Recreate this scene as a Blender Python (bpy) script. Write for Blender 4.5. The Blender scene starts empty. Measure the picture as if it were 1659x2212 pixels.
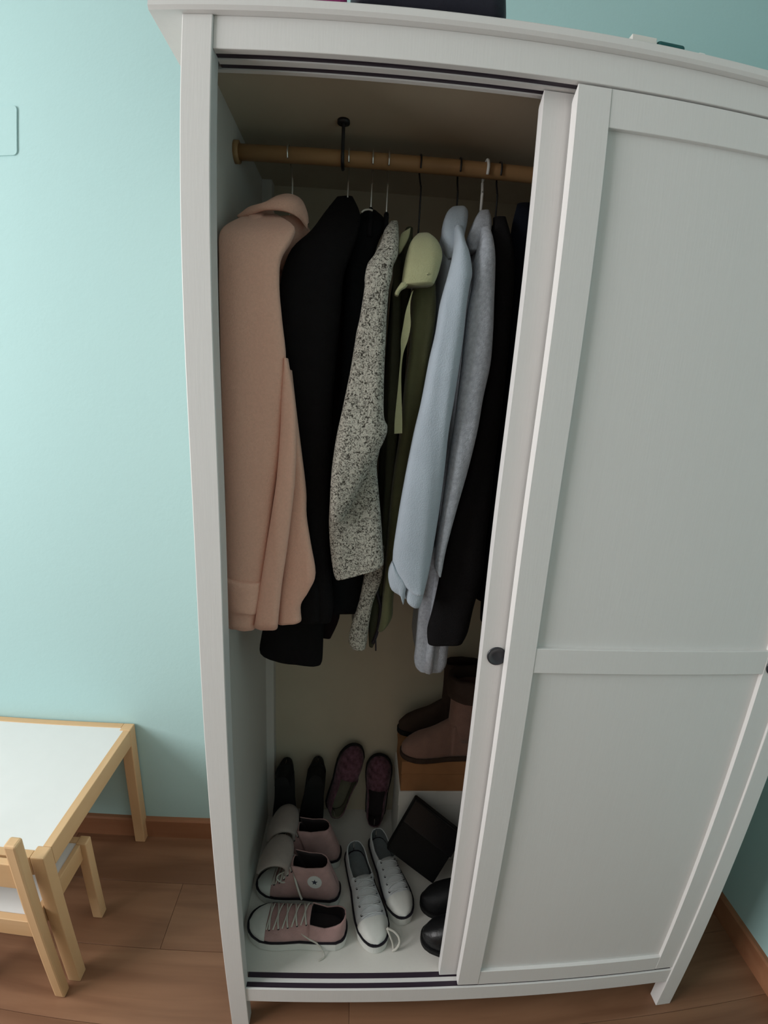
import bpy, bmesh, math, random
from mathutils import Vector, Matrix, noise
from mathutils.geometry import tessellate_polygon
PI = math.pi
random.seed(7)
S = bpy.context.scene
COL = S.collection

# ------------------------------------------------------------------ camera
IMG_W, IMG_H = 1659.0, 2212.0
CAM_LOC = Vector((0.259613, -0.697488, 1.468711))
YAW, PITCH, ROLL = 0.056764, -0.242683, 0.055098
LF, LK3, LK5 = 962.376, 0.447308, -0.065730      # r = f (t + k3 t^3 + k5 t^5): a wide phone lens with barrel bend
FW = Vector((math.sin(YAW)*math.cos(PITCH), math.cos(YAW)*math.cos(PITCH), math.sin(PITCH)))
R0 = Vector((math.cos(YAW), -math.sin(YAW), 0)); U0 = R0.cross(FW)
RT = R0*math.cos(ROLL) + U0*math.sin(ROLL); UP = U0*math.cos(ROLL) - R0*math.sin(ROLL)
cd = bpy.data.cameras.new('camera'); cam = bpy.data.objects.new('camera', cd); COL.objects.link(cam)
cam.matrix_world = Matrix(((RT.x, UP.x, -FW.x, CAM_LOC.x), (RT.y, UP.y, -FW.y, CAM_LOC.y), (RT.z, UP.z, -FW.z, CAM_LOC.z), (0, 0, 0, 1)))
cd.type = 'PANO'
cd.sensor_fit = 'VERTICAL'; cd.sensor_width = 16.59; cd.sensor_height = 22.12
cd.clip_start = 0.01
pc = cd if hasattr(cd, 'panorama_type') else cd.cycles
pc.panorama_type = 'FISHEYE_LENS_POLYNOMIAL'
pc.fisheye_fov = 2.9
pc.fisheye_polynomial_k0 = 0.0
pc.fisheye_polynomial_k1 = -1.07167108e-01
pc.fisheye_polynomial_k2 = 2.25676827e-03
pc.fisheye_polynomial_k3 = 7.78326195e-05
pc.fisheye_polynomial_k4 = -5.0257623e-06
S.camera = cam

# ------------------------------------------------------------------ view, world, window light
vs = S.view_settings
vs.view_transform = 'Standard'; vs.look = 'None'; vs.gamma = 1.0; vs.use_curve_mapping = False
vs.exposure = 0.0
S.cycles.use_denoising = True
S.cycles.max_bounces = 10; S.cycles.diffuse_bounces = 6
world = bpy.data.worlds.new('sky'); S.world = world; world.use_nodes = True
bg = world.node_tree.nodes['Background']; bg.inputs['Color'].default_value = (0.75, 0.88, 1.0, 1); bg.inputs['Strength'].default_value = 1.0
XL, XR, YB, YF, ZC = -2.0, 1.42, 0.537, -2.9, 2.65        # the room: left, right, back wall, wall behind the camera, ceiling
WY0, WY1, WZ0, WZ1 = -1.50, -0.10, 0.88, 2.40            # window in the left wall
ld = bpy.data.lights.new('window_daylight', 'AREA'); ld.shape = 'RECTANGLE'; ld.size = WZ1-WZ0-0.06; ld.size_y = WY1-WY0-0.06
ld.energy = 70.0; ld.color = (1.0, 0.975, 0.96)
lo = bpy.data.objects.new('window_daylight', ld); COL.objects.link(lo)
lo.location = (XL-0.03, (WY0+WY1)/2, (WZ0+WZ1)/2); lo.rotation_euler = (0, -PI/2, 0)

# ------------------------------------------------------------------ pixel -> direction (distance always comes from a plane of the place)
_T = [(LF*(t+LK3*t**3+LK5*t**5), t) for t in [i*1.3/2600 for i in range(2601)]]
def ray(px, py):
    a, b = px-IMG_W/2, IMG_H/2-py; r = math.hypot(a, b)
    lo_, hi_ = 0, len(_T)-1
    while hi_-lo_ > 1:
        m = (lo_+hi_)//2
        if _T[m][0] < r: lo_ = m
        else: hi_ = m
    (r0, t0), (r1, t1) = _T[lo_], _T[hi_]
    th = t0+(t1-t0)*(r-r0)/(r1-r0); s = math.sin(th)/max(r, 1e-9)
    return RT*(a*s)+UP*(b*s)+FW*math.cos(th)
def at(px, py, y=None, z=None, x=None):
    d = ray(px, py)
    if y is not None: t = (y-CAM_LOC.y)/d.y
    elif z is not None: t = (z-CAM_LOC.z)/d.z
    else: t = (x-CAM_LOC.x)/d.x
    return CAM_LOC+d*t

# ------------------------------------------------------------------ materials
def mat(name, col, rough=0.6, spec=0.3, noise_scale=None, noise_amt=0.0, bump=0.0, bump_scale=200.0, stretch=(1, 1, 1), sheen=0.0, metal=0.0):
    m = bpy.data.materials.new(name); m.use_nodes = True
    nt = m.node_tree; b = nt.nodes['Principled BSDF']
    b.inputs['Base Color'].default_value = (*col, 1); b.inputs['Roughness'].default_value = rough
    b.inputs['Specular IOR Level'].default_value = spec; b.inputs['Metallic'].default_value = metal
    if sheen: b.inputs['Sheen Weight'].default_value = sheen
    tc = nt.nodes.new('ShaderNodeTexCoord'); mp = nt.nodes.new('ShaderNodeMapping')
    mp.inputs['Scale'].default_value = stretch
    nt.links.new(tc.outputs['Object'], mp.inputs['Vector'])
    if noise_scale:
        n = nt.nodes.new('ShaderNodeTexNoise'); n.inputs['Scale'].default_value = noise_scale; n.inputs['Detail'].default_value = 5
        nt.links.new(mp.outputs[0], n.inputs['Vector'])
        r = nt.nodes.new('ShaderNodeValToRGB')
        r.color_ramp.elements[0].position = 0.3; r.color_ramp.elements[1].position = 0.7
        r.color_ramp.elements[0].color = (*[c*(1-noise_amt) for c in col], 1)
        r.color_ramp.elements[1].color = (*[min(1, c*(1+noise_amt)) for c in col], 1)
        nt.links.new(n.outputs['Fac'], r.inputs['Fac']); nt.links.new(r.outputs['Color'], b.inputs['Base Color'])
    if bump:
        n2 = nt.nodes.new('ShaderNodeTexNoise'); n2.inputs['Scale'].default_value = bump_scale; n2.inputs['Detail'].default_value = 3
        nt.links.new(mp.outputs[0], n2.inputs['Vector'])
        bp = nt.nodes.new('ShaderNodeBump'); bp.inputs['Strength'].default_value = bump; bp.inputs['Distance'].default_value = 0.002
        nt.links.new(n2.outputs['Fac'], bp.inputs['Height']); nt.links.new(bp.outputs[0], b.inputs['Normal'])
    return m
def wood(name, c0, c1, axis='x', scale=14.0, rough=0.5, spec=0.3):
    m = bpy.data.materials.new(name); m.use_nodes = True
    nt = m.node_tree; b = nt.nodes['Principled BSDF']; b.inputs['Roughness'].default_value = rough; b.inputs['Specular IOR Level'].default_value = spec
    tc = nt.nodes.new('ShaderNodeTexCoord'); mp = nt.nodes.new('ShaderNodeMapping')
    mp.inputs['Scale'].default_value = {'x': (0.09, 1, 1), 'y': (1, 0.09, 1), 'z': (1, 1, 0.09)}[axis]
    oi = nt.nodes.new('ShaderNodeObjectInfo'); ad = nt.nodes.new('ShaderNodeVectorMath'); ad.operation = 'ADD'
    sc = nt.nodes.new('ShaderNodeVectorMath'); sc.operation = 'SCALE'; sc.inputs['Scale'].default_value = 37.0
    cb = nt.nodes.new('ShaderNodeCombineXYZ')
    for i in range(3): nt.links.new(oi.outputs['Random'], cb.inputs[i])
    nt.links.new(cb.outputs[0], sc.inputs[0]); nt.links.new(tc.outputs['Object'], mp.inputs['Vector'])
    nt.links.new(mp.outputs[0], ad.inputs[0]); nt.links.new(sc.outputs[0], ad.inputs[1])
    n = nt.nodes.new('ShaderNodeTexNoise'); n.inputs['Scale'].default_value = scale; n.inputs['Detail'].default_value = 6; n.inputs['Distortion'].default_value = 0.6
    nt.links.new(ad.outputs[0], n.inputs['Vector'])
    r = nt.nodes.new('ShaderNodeValToRGB'); r.color_ramp.elements[0].position = 0.32; r.color_ramp.elements[1].position = 0.68
    r.color_ramp.elements[0].color = (*c0, 1); r.color_ramp.elements[1].color = (*c1, 1)
    nt.links.new(n.outputs['Fac'], r.inputs['Fac']); nt.links.new(r.outputs['Color'], b.inputs['Base Color'])
    return m
def speckle(name, dark, light, scale=170.0):
    m = bpy.data.materials.new(name); m.use_nodes = True
    nt = m.node_tree; b = nt.nodes['Principled BSDF']; b.inputs['Roughness'].default_value = 0.95; b.inputs['Specular IOR Level'].default_value = 0.1
    tc = nt.nodes.new('ShaderNodeTexCoord'); n = nt.nodes.new('ShaderNodeTexNoise')
    n.inputs['Scale'].default_value = scale; n.inputs['Detail'].default_value = 2.5; n.inputs['Distortion'].default_value = 1.6
    nt.links.new(tc.outputs['Object'], n.inputs['Vector'])
    r = nt.nodes.new('ShaderNodeValToRGB'); r.color_ramp.elements[0].position = 0.36; r.color_ramp.elements[1].position = 0.56
    r.color_ramp.elements[0].color = (*dark, 1); r.color_ramp.elements[1].color = (*light, 1)
    nt.links.new(n.outputs['Fac'], r.inputs['Fac']); nt.links.new(r.outputs['Color'], b.inputs['Base Color'])
    bp = nt.nodes.new('ShaderNodeBump'); bp.inputs['Strength'].default_value = 0.9; bp.inputs['Distance'].default_value = 0.003
    nt.links.new(n.outputs['Fac'], bp.inputs['Height']); nt.links.new(bp.outputs[0], b.inputs['Normal'])
    return m

M = {}
M['wall'] = mat('aqua_wall_paint', (0.41, 0.60, 0.60), 0.85, 0.15, bump=0.15, bump_scale=90)
M['wall_plain'] = mat('taupe_wall_paint', (0.46, 0.435, 0.40), 0.9, 0.1, bump=0.1, bump_scale=90)
M['ceiling'] = mat('ceiling_paint', (0.78, 0.78, 0.76), 0.9, 0.1, bump=0.1, bump_scale=60)
M['floor'] = wood('brown_laminate', (0.165, 0.076, 0.040), (0.27, 0.138, 0.077), 'x', 16, 0.42, 0.35)
M['skirting'] = wood('brown_skirting', (0.26, 0.11, 0.055), (0.34, 0.16, 0.085), 'x', 12, 0.4)
M['white'] = mat('white_stain', (0.66, 0.65, 0.64), 0.45, 0.35, 30, 0.008, 0.05, 60, (6, 6, 0.4))
M['white_in'] = mat('white_carcass', (0.66, 0.64, 0.60), 0.55, 0.25, 30, 0.012, 0.08, 60, (6, 6, 0.4))
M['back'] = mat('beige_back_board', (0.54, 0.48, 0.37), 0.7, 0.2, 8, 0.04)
M['track'] = mat('dark_plastic_track', (0.028, 0.018, 0.030), 0.45, 0.4, bump=0.05)
M['knob'] = mat('black_metal_knob', (0.020, 0.022, 0.028), 0.28, 0.6, bump=0.05)
M['rod'] = wood('varnished_rod', (0.30, 0.17, 0.075), (0.45, 0.27, 0.13), 'x', 20, 0.5)
M['pine'] = wood('clear_pine', (0.56, 0.345, 0.175), (0.68, 0.455, 0.255), 'z', 9, 0.45)
M['pine_x'] = wood('clear_pine_x', (0.56, 0.345, 0.175), (0.68, 0.455, 0.255), 'x', 9, 0.45)
M['pine_y'] = wood('clear_pine_y', (0.56, 0.345, 0.175), (0.68, 0.455, 0.255), 'y', 9, 0.45)
M['board'] = mat('white_fibreboard', (0.72, 0.72, 0.71), 0.4, 0.4, 20, 0.01)
M['metal'] = mat('bright_wire', (0.72, 0.72, 0.70), 0.25, 0.6, metal=0.9, bump=0.03)
M['blackwire'] = mat('black_wire', (0.015, 0.015, 0.017), 0.4, 0.4, bump=0.05)
M['whiteplastic'] = mat('white_plastic', (0.78, 0.78, 0.76), 0.4, 0.4, bump=0.03)
M['velvet'] = mat('black_velvet', (0.010, 0.010, 0.012), 0.9, 0.1, bump=0.3, bump_scale=500)
def fabric(name, col, b=0.45, s=420, amt=0.07, ns=60, sheen=0.15):
    M[name] = mat(name, col, 0.92, 0.12, ns, amt, b, s, sheen=sheen)
fabric('camel', (0.74, 0.435, 0.335), amt=0.04, ns=220)
fabric('black_wool', (0.0075, 0.0068, 0.0075), sheen=0.0)
fabric('brown_black', (0.013, 0.0085, 0.0095), sheen=0.0)
fabric('night', (0.0065, 0.0075, 0.009), sheen=0.0)
fabric('olive', (0.095, 0.098, 0.048), amt=0.12, ns=18)
fabric('olive_light', (0.36, 0.36, 0.21), amt=0.06, ns=25)
fabric('olive_dark', (0.055, 0.058, 0.036), amt=0.10, ns=25, sheen=0.0)
fabric('pale_blue', (0.36, 0.415, 0.475), amt=0.05, ns=20)
fabric('melange', (0.36, 0.385, 0.43), amt=0.16, ns=150, b=0.6)
fabric('navy', (0.006, 0.008, 0.014), sheen=0.0)
fabric('maroon', (0.045, 0.010, 0.014), sheen=0.0)
M['tweed'] = speckle('salt_pepper_boucle', (0.05, 0.045, 0.037), (0.49, 0.47, 0.41), 215)
fabric('pink_canvas', (0.44, 0.275, 0.265), b=0.6, amt=0.10, ns=35)
fabric('tongue_cloth', (0.36, 0.30, 0.275), amt=0.06, ns=40)
fabric('white_canvas', (0.62, 0.64, 0.66), b=0.5, amt=0.04, ns=40)
fabric('lining_dark', (0.035, 0.028, 0.030), sheen=0.0)
fabric('lining_grey', (0.17, 0.19, 0.20), sheen=0.0)
fabric('lining_tan', (0.16, 0.15, 0.11), sheen=0.0)
fabric('plum_print', (0.115, 0.052, 0.072), amt=0.6, ns=70)
fabric('tan_suede', (0.25, 0.145, 0.115), b=0.5, amt=0.10, ns=30)
fabric('dark_suede', (0.055, 0.036, 0.028), amt=0.10, ns=30, sheen=0.0)
M['rubber'] = mat('white_rubber', (0.66, 0.66, 0.63), 0.5, 0.35, 40, 0.05)
M['stripe'] = mat('dark_stripe', (0.012, 0.010, 0.016), 0.5, 0.3, bump=0.05)
M['blackleather'] = mat('black_leather', (0.005, 0.005, 0.006), 0.38, 0.45, bump=0.25, bump_scale=160)
M['dullblack'] = mat('dull_black_leather', (0.004, 0.004, 0.0045), 0.6, 0.25, bump=0.25, bump_scale=160)
M['blacksole'] = mat('black_sole', (0.010, 0.010, 0.010), 0.7, 0.2, bump=0.2)
M['lace'] = mat('white_lace', (0.55, 0.53, 0.48), 0.85, 0.15, bump=0.4, bump_scale=700)
M['star'] = mat('navy_print', (0.03, 0.035, 0.06), 0.6, 0.2, bump=0.05)
M['patch'] = mat('white_patch', (0.62, 0.62, 0.61), 0.6, 0.2, bump=0.05)
M['cardboard'] = mat('brown_cardboard', (0.34, 0.165, 0.075), 0.8, 0.15, 20, 0.08)
M['whitecard'] = mat('white_card', (0.66, 0.65, 0.62), 0.7, 0.2, 20, 0.03)
M['bagcloth'] = mat('navy_nylon', (0.012, 0.012, 0.022), 0.6, 0.3, bump=0.3, bump_scale=120)
M['pinkcloth'] = mat('magenta_cloth', (0.22, 0.03, 0.12), 0.8, 0.2, bump=0.3)
M['greenbox'] = mat('dark_green_card', (0.012, 0.085, 0.085), 0.6, 0.3, bump=0.05)
M['glass'] = mat('window_glass', (0.9, 0.95, 0.95), 0.05, 0.5, bump=0.0)
g = M['glass'].node_tree; gb = g.nodes['Principled BSDF']; gb.inputs['Alpha'].default_value = 0.12

# ------------------------------------------------------------------ helpers
def link(name, me, m, parent=None, smooth=False):
    o = bpy.data.objects.new(name, me); COL.objects.link(o)
    for x in (m if isinstance(m, (list, tuple)) else [m]): me.materials.append(M[x])
    if smooth:
        for f in me.polygons: f.use_smooth = True
    if parent: o.parent = parent
    return o
def mesh_obj(name, verts, faces, m, parent=None, smooth=False, org=None):
    """verts in world space (or in the parent's space when org is False)"""
    me = bpy.data.meshes.new(name)
    if org is None: org = parent.matrix_world.translation.copy() if parent else Vector((0, 0, 0))
    me.from_pydata([tuple(Vector(v)-org) for v in verts], [], faces)
    bm = bmesh.new(); bm.from_mesh(me); bmesh.ops.recalc_face_normals(bm, faces=bm.faces); bm.to_mesh(me); bm.free()
    me.validate(); return link(name, me, m, parent, smooth)
LOCAL = Vector((0, 0, 0))
def tag(o, label, cat, group=None):
    o['label'] = label; o['category'] = cat
    if group: o['group'] = group
    return o
def thing(name, label, cat, loc=(0, 0, 0), group=None, rot=None):
    o = bpy.data.objects.new(name, None); COL.objects.link(o); o.empty_display_size = 0.05
    o.matrix_world = Matrix.Translation(Vector(loc)) @ (rot if rot else Matrix())
    o.location = Vector(loc)
    if rot: o.rotation_euler = rot.to_euler()
    bpy.context.view_layer.update()
    return tag(o, label, cat, group)
def struct(o): o['kind'] = 'structure'; return o
def box(name, x0, x1, y0, y1, z0, z1, m, parent=None, bev=0.0, org=None, seg=2):
    bm = bmesh.new(); bmesh.ops.create_cube(bm, size=1.0)
    bmesh.ops.scale(bm, vec=(x1-x0, y1-y0, z1-z0), verts=bm.verts)
    if bev: bmesh.ops.bevel(bm, geom=bm.edges[:], offset=bev, segments=seg, affect='EDGES', profile=0.5)
    c = Vector(((x0+x1)/2, (y0+y1)/2, (z0+z1)/2))
    if org is None: org = parent.matrix_world.translation.copy() if parent else Vector((0, 0, 0))
    me = bpy.data.meshes.new(name)
    if parent is None:
        bm.to_mesh(me); bm.free(); o = link(name, me, m); o.location = c
    else:
        # centre of each piece is its own origin so that wood grain runs from the piece itself
        bm.to_mesh(me); bm.free(); o = link(name, me, m, parent)
        par = parent; off = Vector((0, 0, 0))
        o.location = c-org
    return o
def sub(o): return o.matrix_world.translation
def boxes_mesh(name, lst, m, parent=None, org=None):
    V = []; F = []
    for x0, x1, y0, y1, z0, z1 in lst:
        b = len(V)
        V += [(x0, y0, z0), (x1, y0, z0), (x1, y1, z0), (x0, y1, z0), (x0, y0, z1), (x1, y0, z1), (x1, y1, z1), (x0, y1, z1)]
        F += [tuple(b+i for i in f) for f in ((0, 3, 2, 1), (4, 5, 6, 7), (0, 1, 5, 4), (1, 2, 6, 5), (2, 3, 7, 6), (3, 0, 4, 7))]
    return mesh_obj(name, V, F, m, parent, False, org)
def extrude_profile(name, prof, axis, a0, a1, m, parent=None, org=None, smooth=False):
    """prof: 2-D loop; axis 'x': (y,z), axis 'y': (x,z), axis 'z': (x,y)"""
    def P(u, v, a): return {'x': (a, u, v), 'y': (u, a, v), 'z': (u, v, a)}[axis]
    n = len(prof); V = [P(u, v, a0) for u, v in prof]+[P(u, v, a1) for u, v in prof]
    F = [tuple(range(n)), tuple(range(2*n-1, n-1, -1))]+[(i, (i+1) % n, n+(i+1) % n, n+i) for i in range(n)]
    return mesh_obj(name, V, F, m, parent, smooth, org)
def tube_mesh(paths, r, n=8):
    V = []; F = []
    for path in paths:
        P = [Vector(p) for p in path]; base = len(V)
        up = Vector((0.13, 0.31, 0.94))
        for i, p in enumerate(P):
            t = (P[min(i+1, len(P)-1)]-P[max(i-1, 0)]).normalized()
            a = t.cross(up)
            if a.length < 1e-3: a = t.cross(Vector((1, 0, 0)))
            a.normalize(); b = t.cross(a)
            rr = r[i] if isinstance(r, (list, tuple)) else r
            V += [p+a*(rr*math.cos(2*PI*k/n))+b*(rr*math.sin(2*PI*k/n)) for k in range(n)]
        for i in range(len(P)-1):
            for k in range(n):
                F.append((base+i*n+k, base+i*n+(k+1) % n, base+(i+1)*n+(k+1) % n, base+(i+1)*n+k))
        F.append(tuple(base+k for k in range(n))[::-1]); F.append(tuple(base+(len(P)-1)*n+k for k in range(n)))
    return V, F
def tube(name, path, r, m, parent=None, n=8, org=None):
    V, F = tube_mesh([path], r, n); return mesh_obj(name, V, F, m, parent, True, org)
def smoothpath(pts, k=5):
    P = [Vector(p) for p in pts]; out = []
    for i in range(len(P)-1):
        a, b, c, d = P[max(i-1, 0)], P[i], P[i+1], P[min(i+2, len(P)-1)]
        for j in range(k):
            t = j/k
            out.append(0.5*((2*b)+(c-a)*t+(2*a-5*b+4*c-d)*t*t+(3*b-3*c+d-a)*t**3))
    return out+[P[-1]]
def cr_rows(rows, k):
    out = []
    for i in range(len(rows)-1):
        a, b, c, d = rows[max(i-1, 0)], rows[i], rows[i+1], rows[min(i+2, len(rows)-1)]
        for j in range(k):
            t = j/k
            out.append([0.5*(2*b[q]+(c[q]-a[q])*t+(2*a[q]-5*b[q]+4*c[q]-d[q])*t*t+(3*b[q]-3*c[q]+d[q]-a[q])*t**3) for q in range(len(b))])
    return out+[list(rows[-1])]
def cloth(name, rows, m, parent, tf=0.02, tb=0.03, n=28, k=4, fold=0.004, fx=30, fz=3.0, seed=0, power=0.75, hem=0.0, dy=0.0):
    """a hanging cloth volume. rows: (left px, left py, right px, right py, depth y): the outline at that depth;
    cross-section is an oval bulging tf to the front and tb to the back, with running vertical folds"""
    rr = []
    for r in rows:
        r = list(r); r[4] += dy
        L = at(r[0], r[1], y=r[4]); R = at(r[2], r[3], y=r[4])
        f = r[5] if len(r) > 5 else 1.0
        rr.append([L.x, L.z, R.x, R.z, r[4], f])
    rr = cr_rows(rr, k)
    V = []; F = []
    for i, (lx, lz, rx, rz, yy, f) in enumerate(rr):
        for j in range(n):
            a = 2*PI*j/n; c, s = math.cos(a), math.sin(a)
            u = math.copysign(abs(c)**power, c); v = math.copysign(abs(s)**power, s)
            x = (lx+rx)/2+u*(rx-lx)/2; z = (lz+rz)/2+u*(rz-lz)/2
            y = yy+(v*tb if v > 0 else v*tf)*f
            q = noise.noise(Vector((x*fx+seed*7.3, seed*3.1, z*fz)))+0.5*noise.noise(Vector((x*fx*2.1+seed, 5.0, z*fz*2.2)))
            y += q*fold*(1.0 if v <= 0 else -1.0)*min(1, abs(v)+0.1)
            if hem and i == len(rr)-1: z += hem*noise.noise(Vector((x*60, seed, 0)))
            V.append((x, y, z))
    m_ = len(rr)
    for i in range(m_-1):
        for j in range(n): F.append((i*n+j, i*n+(j+1) % n, (i+1)*n+(j+1) % n, (i+1)*n+j))
    F.append(tuple(range(n))); F.append(tuple((m_-1)*n+j for j in range(n))[::-1])
    return mesh_obj(name, V, F, m, parent, True)
def body(name, m, parent, xt, xb, zt, zb, wt=0.018, wb=0.024, y0=0.125, y1=0.40, seed=0, n=36, rows=22):
    """the coat body hanging flat behind the sleeve: thin across the rod, wide into the depth, shoulders sloping from the neck"""
    V = []; F = []; yc = 0.25
    for i in range(rows+1):
        t = i/rows; z = zt+(zb-zt)*t**1.25
        sh = min(1.0, ((zt-z)/0.09)**0.7) if z < zt else 0.0
        w = (wt*0.55+(wt-wt*0.55)*min(1, sh))*(1-t)+wb*t*1.0 if sh >= 1 else wt*(0.45+0.55*sh)
        xc = xt+(xb-xt)*t
        a0 = yc-(0.035+(yc-y0-0.035)*sh); a1 = yc+(0.035+(y1-yc-0.035)*sh)
        for j in range(n):
            a = 2*PI*j/n; c, s = math.cos(a), math.sin(a)
            u = math.copysign(abs(s)**0.6, s)
            y = (a0+a1)/2-c*(a1-a0)/2
            x = xc+u*w*(1+0.25*noise.noise(Vector((y*22+seed*5, z*3, seed*2.2))))
            V.append((x, y, z+0.006*noise.noise(Vector((y*30, seed, 1)))*(1 if i == rows else 0)))
    for i in range(rows):
        for j in range(n): F.append((i*n+j, i*n+(j+1) % n, (i+1)*n+(j+1) % n, (i+1)*n+j))
    F.append(tuple(range(n))); F.append(tuple(rows*n+j for j in range(n))[::-1])
    return mesh_obj(name, V, F, m, parent, True)
def panel(name, pts, m, parent, thick=0.006, bev=0.002, bulge=0.0):
    """a flat cloth piece from its outline; pts: (px, py, depth y)"""
    P = [at(a, b, y=c) for a, b, c in pts]
    P = smoothpath(P+[P[0]], 3)[:-1]
    n = len(P); cx = sum(p.x for p in P)/n; cz = sum(p.z for p in P)/n; cy = sum(p.y for p in P)/n
    rings = []
    V = []; F = []
    for sc, dy in ((1.0, thick), (1.0, 0.0), (0.93, -bulge*0.5-0.001), (0.7, -bulge*0.85-0.0012), (0.4, -bulge-0.0014)):
        rings.append(len(V))
        for p in P: V.append((cx+(p.x-cx)*sc, cy+(p.y-cy)*sc+dy, cz+(p.z-cz)*sc))
    for a, b in zip(rings[:-1], rings[1:]):
        for i in range(n): F.append((a+i, a+(i+1) % n, b+(i+1) % n, b+i))
    F.append(tuple(rings[-1]+i for i in range(n)))
    F.append(tuple(rings[0]+i for i in range(n))[::-1])
    return mesh_obj(name, V, F, m, parent, True)
def strip(name, pts, m, parent, thick=0.003):
    """ribbon: pts rows (lx, ly, rx, ry, y)"""
    rr = cr_rows([list(at(a, b, y=y))+list(at(c, d, y=y)) for a, b, c, d, y in pts], 4)
    V = []; F = []
    for r in rr:
        V += [(r[0], r[1], r[2]), (r[3], r[4], r[5]), (r[3], r[4]+thick, r[5]), (r[0], r[1]+thick, r[2])]
    for i in range(len(rr)-1):
        for j in range(4): F.append((4*i+j, 4*i+(j+1) % 4, 4*i+4+(j+1) % 4, 4*i+4+j))
    F.append((0, 1, 2, 3)); k = 4*(len(rr)-1); F.append((k+3, k+2, k+1, k))
    return mesh_obj(name, V, F, m, parent, False)

# ------------------------------------------------------------------ room
floor = struct(box('floor', XL-0.05, XR+0.05, YF-0.05, YB+0.05, -0.06, -0.012, 'floor'))
pw_, pl_ = 0.192, 1.285
y = YF; row = 0
while y < YB+0.001:
    x = XL-random.random()*pl_
    while x < XR:
        a, b = max(x, XL), min(x+pl_, XR)
        if b-a > 0.02:
            o = box('plank', a+0.0004, b-0.0004, y+0.0004, min(y+pw_, YB+0.001)-0.0004, -0.012, 0.0, 'floor', floor, org=Vector(floor.location), bev=0.0006, seg=1)
        x += pl_
    y += pw_; row += 1
struct(box('ceiling', XL-0.05, XR+0.05, YF-0.05, YB+0.05, ZC, ZC+0.05, 'ceiling'))
struct(box('wall_back', XL-0.05, XR+0.05, YB, YB+0.08, -0.012, ZC, 'wall'))
struct(box('wall_right', XR, XR+0.08, YF-0.05, YB, -0.012, ZC, 'wall'))
struct(box('wall_front', XL-0.05, XR+0.05, YF-0.08, YF, -0.012, ZC, 'wall_plain'))
wl = struct(boxes_mesh('wall_left', [(XL-0.08, XL, YF, WY0, 0, ZC), (XL-0.08, XL, WY1, YB, 0, ZC), (XL-0.08, XL, WY0, WY1, 0, WZ0), (XL-0.08, XL, WY0, WY1, WZ1, ZC)], 'wall_plain'))
wf = struct(boxes_mesh('window_1', [(XL-0.06, XL-0.01, WY0, WY0+0.05, WZ0, WZ1), (XL-0.06, XL-0.01, WY1-0.05, WY1, WZ0, WZ1), (XL-0.06, XL-0.01, WY0+0.05, WY1-0.05, WZ0, WZ0+0.05), (XL-0.06, XL-0.01, WY0+0.05, WY1-0.05, WZ1-0.05, WZ1)], 'whiteplastic'))
boxes_mesh('pane', [(XL-0.075, XL-0.07, WY0, WY1, WZ0, WZ1)], 'glass', wf)
boxes_mesh('window_sill', [(XL-0.01, XL+0.1, WY0-0.05, WY1+0.05, WZ0-0.03, WZ0)], 'whiteplastic', wf)
BH, BT = 0.076, 0.0146
def skirt(name, axis, a0, a1, c, sgn):
    pr_ = [(c, 0.0), (c+sgn*BT, 0.0), (c+sgn*BT, BH-0.007), (c+sgn*(BT-0.004), BH-0.001), (c, BH)]
    return struct(extrude_profile(name, pr_, axis, a0, a1, 'skirting'))
skirt('baseboard_back', 'x', XL, XR, YB, -1)
skirt('baseboard_right', 'y', YF, YB-BT, XR, -1)
skirt('baseboard_left', 'y', YF, YB-BT, XL, 1)
# painted-over cover plate high on the back wall
pl = []
for cx_, cz_, a0 in ((-0.608, 2.112, 0), (-0.708, 2.112, 1), (-0.708, 2.017, 2), (-0.608, 2.017, 3)):
    pl += [(cx_+0.010*math.cos(PI/2*(a0+i/4)), cz_+0.010*math.sin(PI/2*(a0+i/4))) for i in range(5)]
tag(extrude_profile('wall_cover_plate', pl, 'y', YB-0.0035, YB, 'wall'), 'flat rounded cover plate painted like the aqua wall', 'cover plate')

# ------------------------------------------------------------------ wardrobe
W_, PW, PD = 1.1207, 0.0412, 0.031
CO, CL, ZCR, ZTOP = 0.0112, 0.0421, 1.9539, 1.97
YBK = 0.515                                   # face of the back board
ZB = 0.1495                                    # top of the base inside
wd = thing('sliding_door_wardrobe', 'tall white two-door sliding wardrobe standing open against the aqua wall', 'wardrobe', (W_/2, 0.25, 0))
for x0 in (0, W_-PW):
    box('post', x0, x0+PW, 0, PD, 0, ZCR, 'white', wd, bev=0.0015)
    xa = x0 if x0 == 0 else W_-0.030
    box('post', xa, xa+0.030, YBK-0.031, YBK+0.004, 0, ZCR, 'white_in', wd, bev=0.0015)
box('top_rail', PW, W_-PW, 0.0033, 0.0135, 1.9113, ZCR, 'white', wd, bev=0.001)
extrude_profile('bottom_rail', [(0.0033, 0.1028), (0.0033, 0.1505), (0.0040, 0.1512), (0.0075, 0.1512), (0.0075, 0.1028)], 'x', PW, W_-PW, 'white', wd)
# side panels, set back from the faces of the posts
box('side_panel', 0.0005, 0.0075, PD, YBK-0.031, 0.09, ZCR, 'white_in', wd)
box('side_panel', W_-0.0075, W_-0.0005, PD, YBK-0.031, 0.09, ZCR, 'white_in', wd)
box('back_board', 0.030, W_-0.030, YBK, YBK+0.004, 0.09, ZCR, 'back', wd)
box('base_panel', 0.0075, W_-0.0075, 0.0420, YBK-0.0002, ZB-0.018, ZB, 'white_in', wd)
box('roof_panel', 0.0075, W_-0.0075, 0.0565, YBK-0.0002, 1.944, ZCR, 'back', wd)  # darker board colour than the carcass, standing in for shade under the top
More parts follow.
